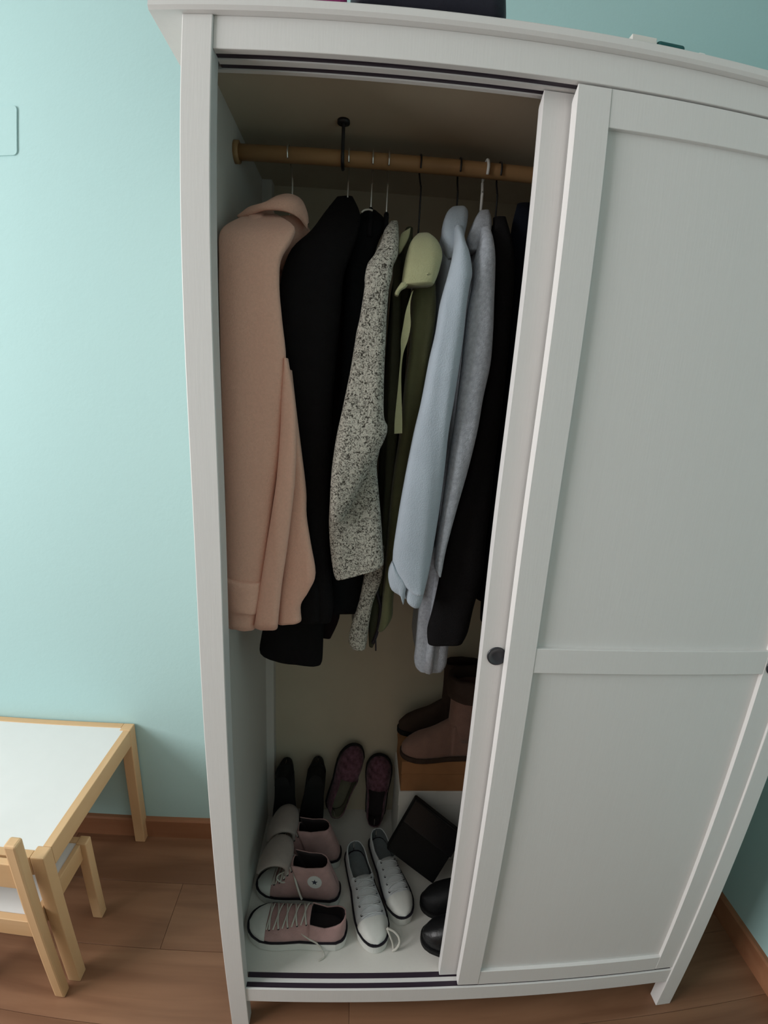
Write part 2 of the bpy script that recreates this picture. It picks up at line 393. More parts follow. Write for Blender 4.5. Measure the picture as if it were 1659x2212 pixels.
# tracks: pale strips with dark running grooves, at the bottom and at the top
G = [(0.0078, 0.0202), (0.0292, 0.0420)]
boxes_mesh('lower_track', [(PW, W_-PW, 0.0202, 0.0292, ZB-0.016, ZB)], 'white', wd)
boxes_mesh('upper_track', [(PW, W_-PW, 0.0135, 0.0145, 1.9117, ZCR), (PW, W_-PW, 0.0265, 0.0370, 1.9117, ZCR), (0.0075, W_-0.0075, 0.0485, 0.056, 1.9117, ZCR)], 'white', wd)
for a, b in G:
    box('lower_groove', PW, W_-PW, a, b, ZB-0.016, ZB-0.0012, 'track', wd)
for a, b in ((0.0145, 0.0265), (0.0370, 0.0485)):
    box('upper_groove', PW, W_-PW, a, b, 1.9137, ZCR, 'track', wd)
# crown: thin top board with an eased front edge
extrude_profile('crown', [(-CO+0.004, ZCR), (-CO, ZCR+0.004), (-CO, ZTOP-0.003), (-CO+0.003, ZTOP), (YBK+0.012, ZTOP), (YBK+0.012, ZCR)], 'x', -CL, W_+CL, 'white', wd)
def door(x0, x1, yf, knob_x, z0, z1):
    t = 0.0205; sw = 0.0477; sr = 0.0462
    pan = box('door', x0+sw-0.004, x1-sr+0.004, yf+0.0085, yf+0.0125, z0+0.03, z1-0.03, 'white', wd)
    o = Vector(wd.location)+Vector(pan.location)
    def part(n, *a, **k): return box(n, *a, 'white', pan, org=o, **k)
    for xs, sw_ in ((x0, sw), (x1-sr, sr)):
        # stiles with chamfered ends top and bottom
        b = 0.0012
        extrude_profile('stile', [(yf, z0+0.003), (yf+0.004, z0), (yf+t-0.004, z0), (yf+t, z0+0.014), (yf+t, z1-0.016), (yf+t-0.002, z1-0.012), (yf+0.002, z1), (yf, z1-0.001)], 'x', xs, xs+sw_, 'white', pan, org=o)
    part('rail', x0+sw, x1-sr, yf+0.0008, yf+t-0.002, 1.8574, z1, bev=0.001)
    part('rail', x0+sw, x1-sr, yf+0.0008, yf+t-0.002, 1.0090, 1.0574, bev=0.001)
    part('rail', x0+sw, x1-sr, yf+0.0008, yf+t-0.002, z0, 0.2063, bev=0.001)
    # dished round finger pull let into the stile
    V = []; F = []; n = 32; cz = 1.0258
    prof = [(0.0178, 0.0), (0.0178, -0.0022), (0.0166, -0.0028), (0.0150, -0.0024), (0.0125, -0.0011), (0.007, -0.0006), (0.0, -0.0005)]
    for r, d in prof:
        for k in range(n): V.append((knob_x+r*math.cos(2*PI*k/n), yf+d, cz+r*math.sin(2*PI*k/n)))
    for i in range(len(prof)-1):
        for k in range(n): F.append((i*n+k, i*n+(k+1) % n, (i+1)*n+(k+1) % n, (i+1)*n+k))
    kb = mesh_obj('finger_pull', V, F, 'knob', pan, True, o); kb['label'] = 'round black dished finger pull'
    return pan
d1 = door(0.5336, 1.0793, 0.0045, 1.0530, 0.1570, 1.9090)
d2 = door(0.4946, 1.0395, 0.0313, 0.5215, 0.1510, 1.9105)
d1['label'] = 'outer sliding door, standing in front of the other'; d2['label'] = 'inner sliding door pushed behind the outer one'
RODY, RODZ, RODR = 0.25, 1.893, 0.0135
rod = tube('hanging_rod', [(0.0077, RODY, RODZ), (0.3, RODY, RODZ), (0.7, RODY, RODZ), (W_-0.0077, RODY, RODZ)], RODR, 'rod', wd, 20)
rod['label'] = 'varnished wooden clothes rod'
tube('rod_socket', [(0.0076, RODY, RODZ), (0.016, RODY, RODZ)], 0.019, 'rod', wd, 20)
sup = tube('rod_support', smoothpath([(0.2035, 0.225, 1.9438), (0.2035, 0.2275, 1.93), (0.2035, 0.230, 1.905), (0.2035, 0.2325, 1.885), (0.2035, 0.242, 1.8775), (0.2035, 0.256, 1.8772)], 4), 0.0032, 'blackwire', wd, 8)
tube('support_plate', [(0.2035, 0.225, 1.9385), (0.2035, 0.225, 1.9439)], 0.011, 'blackwire', wd, 16)

# ------------------------------------------------------------------ child's table and chair
TX, TY0, TY1, TZ = -0.411, 0.072, 0.533, 0.452
TW = 0.63
tb = thing('play_table', 'low pine table with a white top beside the wardrobe', 'table', (TX-TW/2, (TY0+TY1)/2, 0))
lg = 0.033
for lx in (TX-lg, TX-TW):
    for ly in (TY0, TY1-lg):
        box('leg', lx, lx+lg, ly, ly+lg, 0, TZ, 'pine', tb, bev=0.003)
fr = 0.021
box('apron', TX-fr, TX-0.0005, TY0+lg, TY1-lg, TZ-0.056, TZ-0.0005, 'pine_y', tb, bev=0.0015)
box('apron', TX-TW+0.0005, TX-TW+fr, TY0+lg, TY1-lg, TZ-0.056, TZ-0.0005, 'pine_y', tb, bev=0.0015)
box('apron', TX-TW+lg, TX-lg, TY0+0.0005, TY0+fr, TZ-0.056, TZ-0.0005, 'pine_x', tb, bev=0.0015)
box('apron', TX-TW+lg, TX-lg, TY1-fr, TY1-0.0005, TZ-0.056, TZ-0.0005, 'pine_x', tb, bev=0.0015)
tt = box('table_top', TX-TW+fr, TX-fr, TY0+fr, TY1-fr, TZ-0.010, TZ-0.002, 'board', tb)
tt['label'] = 'smooth white table top'

CX, CY0, CY1 = -0.431, 0.028, 0.272
cw = 0.28; cp = 0.028
ch = thing('child_chair', 'small pine chair with a white seat pushed under the table', 'chair', (CX-cw/2, (CY0+CY1)/2, 0))
for lx in (CX-cp, CX-cw):
    box('leg', lx, lx+cp, CY0, CY0+cp, 0, 0.535, 'pine', ch, bev=0.005)
    box('leg', lx, lx+cp, CY1-cp, CY1, 0, 0.292, 'pine', ch, bev=0.003)
ap = 0.018
box('seat_rail', CX-cp, CX-0.0148, CY0+cp, CY1-cp, 0.236, 0.290, 'pine_y', ch, bev=0.0015)
box('seat_rail', CX-cw+0.005, CX-cw+cp-0.005, CY0+cp, CY1-cp, 0.236, 0.290, 'pine_y', ch, bev=0.0015)
box('seat_rail', CX-cw+cp, CX-cp, CY0+0.004, CY0+0.004+ap, 0.236, 0.290, 'pine_x', ch, bev=0.0015)
box('seat_rail', CX-cw+cp, CX-cp, CY1-0.004-ap, CY1-0.004, 0.236, 0.290, 'pine_x', ch, bev=0.0015)
box('seat', CX-cw+cp, CX-cp, CY0+0.004+ap, CY1-0.004-ap, 0.279, 0.287, 'board', ch)
box('back_rail', CX-cw+cp, CX-cp, CY0+0.005, CY0+0.022, 0.400, 0.474, 'pine_x', ch, bev=0.002)

# ------------------------------------------------------------------ hangers
def hanger(px_hook, ztop, kind, label, bar=None, drop=0.045, arm=0.040, tilt=0.0):
    """hook over the rod at the x of the pixel column, shank down to the neck, sloping shoulder bar hidden in the garment"""
    x = px_hook
    h = thing('clothes_hanger', label, 'hanger', (x, RODY, ztop), 'hangers on the rod')
    mk = {'wire': 'metal', 'black': 'blackwire', 'white': 'whiteplastic'}[kind]
    r = 0.0017 if kind != 'white' else 0.0028
    R = RODR+r+0.0014
    pts = [(x, RODY+R*math.cos(a), RODZ+R*math.sin(a)) for a in [math.radians(d) for d in (205, 180, 150, 120, 90, 60, 30, 0)]]
    pts = [(x, RODY-R*math.cos(math.radians(d)), RODZ-0.001+R*math.sin(math.radians(d))) for d in (-40, 0, 35, 70, 90, 110, 145, 180)]
    pts += [(x+tilt*0.4, RODY+R*0.85, RODZ-0.016), (x+tilt*0.8, RODY+0.004, RODZ-0.034), (x+tilt, RODY, RODZ-0.045), (x+tilt, RODY, ztop)]
    tube('hook', smoothpath(pts, 4), r, mk, h, 8)
    bm_ = {'wire': 'metal', 'black': 'velvet', 'white': 'whiteplastic'}[bar or kind]
    rb = 0.0045 if (bar or kind) != 'wire' else 0.0022
    x += tilt
    V, F = tube_mesh([smoothpath([(x, RODY-arm, ztop-drop-0.012), (x, RODY-arm*0.55, ztop-drop*0.5), (x, RODY-0.02, ztop-0.006), (x, RODY, ztop), (x, RODY+0.02, ztop-0.006), (x, RODY+arm*0.55, ztop-drop*0.5), (x, RODY+arm, ztop-drop-0.012)], 4)], rb, 8)
    mesh_obj('shoulder_bar', V, F, bm_, h, True)
    return h
hanger(0.105, 1.806, 'wire', 'bright wire hanger holding the camel coat', tilt=0.008)
hanger(0.2145, 1.800, 'wire', 'bright wire hanger under the black coat collar beside the rod support')
hanger(0.258, 1.808, 'wire', 'bright wire hook with black velvet bar holding the near-black jacket', bar='black')
hanger(0.287, 1.802, 'wire', 'bright wire hook with black velvet bar holding the speckled jacket', bar='black')
hanger(0.345, 1.770, 'black', 'black hanger holding the olive parka', tilt=0.004)
hanger(0.418, 1.800, 'black', 'thin black hanger holding the pale blue jacket')
hanger(0.468, 1.800, 'white', 'white plastic hanger holding the grey melange top', tilt=-0.004)
hanger(0.493, 1.800, 'black', 'thin black hanger holding the black coat beside the grey top')

# ------------------------------------------------------------------ clothes on the rod
CG = 'clothes hanging on the rod'
def garment(name, label, cat, x, ztop): return thing(name, label, cat, (x, 0.25, ztop), CG)
# 1 camel coat
g_ = garment('camel_coat', 'camel wool coat with a wide collar at the wardrobe side', 'coat', 0.08, 1.80)
body('coat_body', 'camel', g_, 0.066, 0.075, 1.795, 1.03, 0.030, 0.026, 0.105, 0.42, 1)
cloth('sleeve', [(520, 470, 600, 464, .175, .5), (488, 487, 636, 490, .14, .8), (474, 510, 628, 520, .115), (474, 560, 606, 560, .10), (474, 620, 603, 620, .095), (476, 690, 609, 690, .09), (478, 785, 618, 785, .088),
    (482, 916, 610, 916, .086), (485, 995, 603, 995, .085), (488, 1073, 592, 1073, .085), (491, 1200, 576, 1200, .084), (494, 1290, 563, 1290, .084), (496, 1350, 552, 1355, .084)], 'camel', g_, 0.016, 0.03, fold=0.0025, seed=1, fx=22, fz=1.5, hem=0.004)
cloth('cuff', [(490, 1243, 568, 1253, .083, .8), (490, 1249, 568, 1259, .082), (492, 1275, 564, 1288, .081), (494, 1303, 559, 1316, .081), (494, 1308, 558, 1321, .083, .8)], 'camel', g_, 0.024, 0.028, fold=0.001, seed=1, fx=22, fz=1.5)
cloth('front_edge', [(615, 775, 622, 775, .088), (609, 860, 636, 860, .082), (606, 930, 640, 930, .078), (598, 1030, 637, 1030, .075), (588, 1100, 630, 1100, .074), (574, 1191, 619, 1191, .073), (562, 1270, 608, 1270, .073), (550, 1353, 600, 1356, .073)], 'camel', g_, 0.012, 0.014, fold=0.003, seed=3, fx=40, fz=2, hem=0.003)
cloth('front_panel', [(622, 800, 629, 800, .105), (628, 900, 641, 900, .102), (630, 980, 651, 980, .10), (628, 1060, 660, 1060, .10), (622, 1115, 661, 1115, .10), (614, 1175, 670, 1175, .10), (608, 1240, 681, 1240, .10), (604, 1275, 668, 1275, .10), (602, 1310, 650, 1306, .10), (601, 1344, 651, 1340, .10)], 'camel', g_, 0.014, 0.02, fold=0.004, seed=4, fx=40, fz=2)
# the fallen collar: a band wrapped round the neck
def collar(name, m, parent, top, low, thick=0.006):
    T = smoothpath([at(a, b, y=c) for a, b, c in top], 4); L = smoothpath([at(a, b, y=c) for a, b, c in low], 4)
    n = min(len(T), len(L)); V = []; F = []
    for t, l in zip(T, L):
        mid = (t+l)/2+Vector((0, -0.006, 0.002))
        for p in (t, mid, l): V.append(p)
        for p in (l, mid, t): V.append(p+Vector((0, thick, 0)))
    for i in range(n-1):
        for j in range(6): F.append((6*i+j, 6*i+(j+1) % 6, 6*i+6+(j+1) % 6, 6*i+6+j))
    F.append((0, 1, 2, 3, 4, 5)); F.append(tuple(6*(n-1)+j for j in range(6))[::-1])
    return mesh_obj(name, V, F, m, parent, True)
collar('collar', 'camel', g_, [(512, 468, .19), (535, 447, .175), (570, 436, .16), (600, 421, .165), (628, 418, .175), (652, 431, .19), (664, 458, .195), (667, 480, .20)],
       [(516, 472, .17), (540, 462, .155), (570, 452, .145), (600, 452, .145), (625, 458, .15), (645, 470, .165), (656, 484, .18), (664, 496, .188)])
panel('lapel', [(606, 466, .19), (640, 466, .195), (662, 486, .205), (672, 508, .215), (655, 535, .215), (630, 560, .21), (606, 585, .20), (600, 520, .19)], 'camel', g_, 0.012, bulge=0.004)
# 2 black long coat
g_ = garment('black_coat', 'long black wool coat beside the camel coat, its hem the lowest of the dark ones', 'coat', 0.165, 1.81)
body('coat_body', 'black_wool', g_, 0.188, 0.150, 1.800, 0.97, 0.016, 0.018, 0.265, 0.40, 2)
cloth('sleeve', [(728, 425, 762, 425, .235, .3), (700, 462, 778, 462, .20, .7), (672, 500, 775, 500, .17), (630, 540, 762, 540, .145), (608, 600, 742, 600, .13), (602, 680, 736, 680, .122), (612, 760, 728, 760, .12), (626, 850, 720, 850, .12),
    (640, 950, 715, 950, .12), (652, 1050, 712, 1050, .12), (662, 1150, 712, 1150, .12), (670, 1240, 714, 1240, .12), (676, 1300, 720, 1300, .12), (682, 1335, 716, 1338, .12)], 'black_wool', g_, 0.02, 0.03, fold=0.004, seed=5, dy=0.025)
cloth('coat_skirt', [(576, 1325, 702, 1325, .19), (566, 1370, 699, 1370, .19), (563, 1408, 697, 1420, .19), (590, 1420, 694, 1432, .19)], 'black_wool', g_, 0.018, 0.03, fold=0.003, seed=6)
cloth('cuff', [(652, 1252, 686, 1252, .112), (646, 1275, 692, 1275, .11), (645, 1305, 694, 1305, .11), (652, 1340, 694, 1340, .112)], 'black_wool', g_, 0.016, 0.02, fold=0.001, seed=6, dy=0.026)
# 3 brown-black cardigan
g_ = garment('dark_cardigan', 'plain brownish black cardigan squeezed behind the long black coat', 'cardigan', 0.215, 1.80)
body('knit_body', 'brown_black', g_, 0.224, 0.196, 1.75, 1.00, 0.008, 0.010, 0.275, 0.40, 3)
cloth('sleeve', [(752, 470, 786, 470, .20, .5), (735, 540, 785, 540, .16), (728, 640, 778, 640, .15), (722, 760, 760, 760, .148), (714, 900, 748, 900, .146), (706, 1050, 738, 1050, .145), (700, 1200, 732, 1200, .145), (694, 1290, 733, 1290, .145), (692, 1340, 733, 1335, .145), (696, 1374, 715, 1376, .145)], 'brown_black', g_, 0.010, 0.012, fold=0.002, seed=8, dy=0.09)
# 4 near-black jacket on a velvet hanger
g_ = garment('dark_jacket', 'near-black jacket with a small pale hanging loop, next to the speckled jacket', 'jacket', 0.258, 1.79)
body('jacket_body', 'night', g_, 0.258, 0.236, 1.792, 1.06, 0.012, 0.013, 0.275, 0.40, 4)
cloth('sleeve', [(784, 455, 812, 455, .215, .4), (768, 482, 834, 482, .19, .8), (758, 530, 815, 530, .165), (748, 600, 800, 600, .15), (742, 700, 790, 700, .145), (736, 800, 776, 800, .142), (728, 920, 764, 920, .14), (720, 1050, 758, 1050, .14), (715, 1180, 780, 1180, .14), (713, 1260, 785, 1260, .14), (714, 1322, 787, 1318, .14)], 'night', g_, 0.016, 0.02, fold=0.003, seed=9, dy=0.056)
V, F = tube_mesh([smoothpath([at(781, 459, y=.205), at(787, 454, y=.205), at(797, 452.5, y=.205), at(805, 455, y=.205)], 4)], 0.0016, 6)
mesh_obj('hanging_loop', V, F, 'lace', g_, True)
# 5 speckled boucle jacket
g_ = garment('boucle_jacket', 'black and cream speckled boucle jacket in the middle of the rod', 'jacket', 0.29, 1.79)
body('jacket_body', 'tweed', g_, 0.292, 0.268, 1.772, 0.945, 0.014, 0.016, 0.245, 0.40, 5)
cloth('sleeve', [(842, 482, 859, 480, .19, .4), (830, 500, 861, 500, .165, .8), (822, 525, 861, 525, .145), (808, 553, 859, 553, .128), (794, 572, 850, 574, .118), (788, 600, 846, 602, .11), (787, 625, 840, 626, .108), (777, 689, 835, 689, .104), (770, 720, 834, 720, .102),
    (757, 800, 830, 800, .10), (738, 890, 829, 895, .097), (731, 920, 837, 921, .094), (724, 955, 830, 950, .092), (716, 1010, 799, 1008, .092), (712, 1065, 770, 1062, .093), (712, 1108, 748, 1106, .096), (716, 1124, 738, 1123, .10)], 'tweed', g_, 0.022, 0.028, fold=0.006, seed=10, fx=18, fz=4)
cloth('forearm', [(745, 900, 825, 900, .125), (728, 960, 822, 960, .122), (718, 1010, 814, 1000, .12), (712, 1070, 817, 1050, .118), (709, 1130, 823, 1122, .116), (713, 1190, 827, 1185, .115), (720, 1236, 829, 1215, .115), (726, 1250, 822, 1224, .115)], 'tweed', g_, 0.018, 0.022, fold=0.004, seed=23, fx=18, fz=4, power=0.6)
cloth('front_panel', [(795, 1180, 830, 1180, .16), (786, 1244, 826, 1244, .16), (775, 1300, 806, 1300, .16), (760, 1346, 797, 1350, .16), (753, 1382, 793, 1382, .16), (760, 1397, 789, 1398, .16)], 'tweed', g_, 0.014, 0.006, fold=0.001, seed=11)
# 6 olive parka
g_ = garment('olive_parka', 'olive green parka with a hood flap, loose belt and black zip', 'parka', 0.335, 1.76)
body('parka_body', 'olive_dark', g_, 0.330, 0.310, 1.775, 0.985, 0.018, 0.020, 0.215, 0.40, 6)
cloth('sleeve', [(897, 560, 930, 560, .16, .5), (892, 600, 938, 600, .14), (890, 640, 941, 640, .13), (887, 690, 940, 690, .125), (884, 760, 930, 760, .123), (874, 830, 918, 830, .128), (866, 920, 902, 920, .136), (852, 1010, 888, 1010, .145), (842, 1100, 872, 1100, .15), (834, 1200, 862, 1200, .152), (826, 1290, 850, 1290, .152), (822, 1330, 847, 1330, .152), (816, 1360, 832, 1352, .152)], 'olive', g_, 0.018, 0.02, fold=0.004, seed=12, fx=40, dy=0.022)
cloth('front_panel', [(850, 560, 868, 560, .165), (846, 700, 866, 700, .15), (838, 850, 862, 850, .145), (832, 980, 856, 980, .143), (826, 1100, 846, 1100, .142), (812, 1230, 834, 1230, .14), (800, 1300, 824, 1300, .14), (796, 1360, 818, 1360, .14), (797, 1392, 806, 1393, .14)], 'olive_dark', g_, 0.012, 0.02, fold=0.003, seed=13, dy=0.05)
cloth('hood', [(902, 506, 928, 506, .17, .4), (888, 522, 945, 522, .15, .8), (878, 550, 955, 550, .135), (872, 580, 950, 580, .125), (868, 606, 942, 604, .118), (866, 619, 936, 616, .116)], 'olive_light', g_, 0.018, 0.022, fold=0.003, seed=14, fx=45)
cloth('hood_edge', [(866, 612, 882, 613, .108), (859, 622, 878, 621, .105), (853, 632, 866, 629, .104), (852, 638, 860, 641, .104)], 'olive_light', g_, 0.006, 0.008, fold=0.001, seed=15)
tube('hood_snap', [at(923.5, 595, y=.108), at(923.5, 595, y=.101)], 0.0035, 'olive_light', g_, 14)
tube('snap_hole', [at(923.5, 595.3, y=.102), at(923.5, 595.3, y=.1004)], 0.0012, 'stripe', g_, 10)
panel('lapel', [(887, 492, .175), (884, 511, .165), (876, 529, .158), (863, 549, .15), (860, 534, .155), (863, 516, .162), (869, 503, .17)], 'olive_light', g_, 0.004, bulge=0.003)
strip('belt', [(889, 632, 893, 628, .112), (882, 655, 887, 650, .11), (876, 676, 886, 676, .108), (871, 704, 887, 704, .107), (866, 735, 881, 735, .107), (866, 765, 871, 765, .107), (863, 800, 867, 800, .106), (859, 845, 867, 845, .105), (853, 905, 869, 905, .105), (852, 936, 869, 935, .105)], 'olive_light', g_)
V, F = tube_mesh([smoothpath([at(826, 1215, y=.172), at(815, 1275, y=.172), at(822, 1314, y=.172), at(816, 1360, y=.172), at(805, 1390, y=.172)], 5)], 0.0038, 8)
mesh_obj('zip', V, F, 'stripe', g_, True)
tube('zip_pull', [at(811.5, 1380, y=.168), at(811.8, 1405, y=.168)], 0.0016, 'stripe', g_, 8)
# 7 pale blue jacket
g_ = garment('pale_blue_jacket', 'pale blue jacket with a turned-back cuff', 'jacket', 0.41, 1.79)
body('jacket_body', 'pale_blue', g_, 0.404, 0.372, 1.79, 1.075, 0.015, 0.017, 0.15, 0.40, 7)
cloth('collar', [(976, 448, 1004, 447, .225, .4), (965, 460, 1010, 459, .21, .8), (957, 484, 1008, 484, .19), (955, 512, 1002, 512, .175), (960, 540, 1000, 540, .165), (966, 562, 996, 562, .16, .7)], 'pale_blue', g_, 0.02, 0.03, fold=0.002, seed=16)
cloth('sleeve', [(982, 490, 999, 492, .16, .4), (981, 526, 1002, 528, .14), (977, 556, 1012, 554, .125), (968, 592, 1018, 594, .115), (960, 622, 1014, 615, .11), (950, 663, 1006, 663, .106), (941, 720, 1000, 720, .103), (927, 780, 992, 780, .101), (910, 869, 979, 869, .10), (894, 936, 968, 936, .10), (877, 1023, 959, 1026, .10), (860, 1122, 947, 1119, .10), (848, 1214, 931, 1212, .10), (862, 1250, 923, 1250, .10), (884, 1272, 915, 1278, .10)], 'pale_blue', g_, 0.026, 0.028, fold=0.007, seed=17, fx=30, fz=2.6)
panel('cuff', [(848, 1216, .092), (862, 1238, .088), (878, 1260, .086), (875, 1286, .088), (871, 1308, .09), (866, 1289, .092), (846, 1275, .094), (839, 1252, .096), (841, 1231, .096)], 'pale_blue', g_, 0.010, bulge=0.008)
panel('cuff', [(880, 1258, .092), (898, 1272, .088), (916, 1276, .09), (908, 1308, .092), (900, 1314, .09), (890, 1311, .089), (879, 1300, .09), (877, 1280, .092)], 'pale_blue', g_, 0.016, bulge=0.008)
# 8 grey melange top
g_ = garment('melange_top', 'grey melange jersey top between the pale blue jacket and the black garment', 'sweatshirt', 0.462, 1.79)
body('jersey_body', 'melange', g_, 0.455, 0.425, 1.79, 0.90, 0.015, 0.018, 0.16, 0.40, 8)
cloth('neckband', [(1036, 456, 1056, 455, .22, .4), (1026, 472, 1060, 474, .20, .8), (1015, 498, 1060, 498, .185), (1009, 520, 1050, 520, .175), (1014, 545, 1040, 545, .17, .7)], 'melange', g_, 0.018, 0.03, fold=0.002, seed=18)
cloth('sleeve', [(1040, 492, 1058, 492, .165, .4), (1035, 525, 1064, 525, .145), (1027, 560, 1068, 560, .13), (1022, 612, 1067, 615, .122), (1011, 665, 1065, 668, .117), (1004, 720, 1063, 720, .115), (997, 790, 1057, 790, .114), (989, 860, 1042, 860, .113), (980, 935, 1029, 935, .113), (966, 1030, 1006, 1030, .113), (955, 1110, 983, 1110, .113), (944, 1180, 964, 1180, .113), (940, 1225, 955, 1225, .113), (944, 1238, 951, 1240, .113)], 'melange', g_, 0.02, 0.025, fold=0.006, seed=19, fx=30, fz=5)
cloth('hem_panel', [(925, 1180, 985, 1180, .185), (914, 1260, 985, 1260, .185), (905, 1320, 978, 1320, .185), (899, 1390, 968, 1390, .185), (895, 1430, 963, 1430, .185), (904, 1444, 954, 1444, .185)], 'melange', g_, 0.016, 0.025, fold=0.0008, seed=20, power=0.55)
# 9 black garment
g_ = garment('black_overcoat', 'black coat hanging beside the grey melange top, ending above the tan boot', 'coat', 0.505, 1.79)
body('coat_body', 'black_wool', g_, 0.500, 0.472, 1.785, 0.985, 0.013, 0.018, 0.23, 0.40, 9)
cloth('sleeve', [(1066, 470, 1092, 470, .20, .5), (1066, 530, 1105, 530, .16), (1068, 600, 1108, 600, .15), (1064, 700, 1100, 700, .145), (1052, 800, 1092, 800, .14), (1036, 900, 1080, 900, .14), (1014, 1000, 1068, 1000, .138), (990, 1080, 1060, 1080, .136), (968, 1160, 1050, 1160, .135), (952, 1240, 1042, 1240, .135), (934, 1319, 1022, 1310, .135), (923, 1360, 1010, 1362, .135), (924, 1388, 998, 1386, .135)], 'black_wool', g_, 0.016, 0.02, fold=0.003, seed=21)
# 10 maroon
g_ = garment('maroon_top', 'dark maroon top almost hidden between the black coat and the navy coat', 'top', 0.525, 1.78)
body('knit_body', 'maroon', g_, 0.521, 0.506, 1.76, 1.01, 0.006, 0.008, 0.235, 0.40, 10)
# 11 navy coat
g_ = garment('navy_coat', 'dark navy coat half hidden behind the inner sliding door', 'coat', 0.565, 1.80)
body('coat_body', 'navy', g_, 0.572, 0.556, 1.80, 1.04, 0.022, 0.024, 0.22, 0.40, 11)
cloth('sleeve', [(1118, 440, 1150, 440, .21, .5), (1105, 500, 1165, 500, .17), (1096, 600, 1160, 600, .155), (1088, 720, 1145, 720, .15), (1076, 860, 1130, 860, .148), (1064, 1000, 1118, 1000, .147), (1056, 1120, 1104, 1120, .146), (1048, 1230, 1092, 1230, .146), (1040, 1300, 1080, 1300, .146), (1038, 1340, 1076, 1340, .146)], 'navy', g_, 0.015, 0.02, fold=0.003, seed=22, dy=0.035)

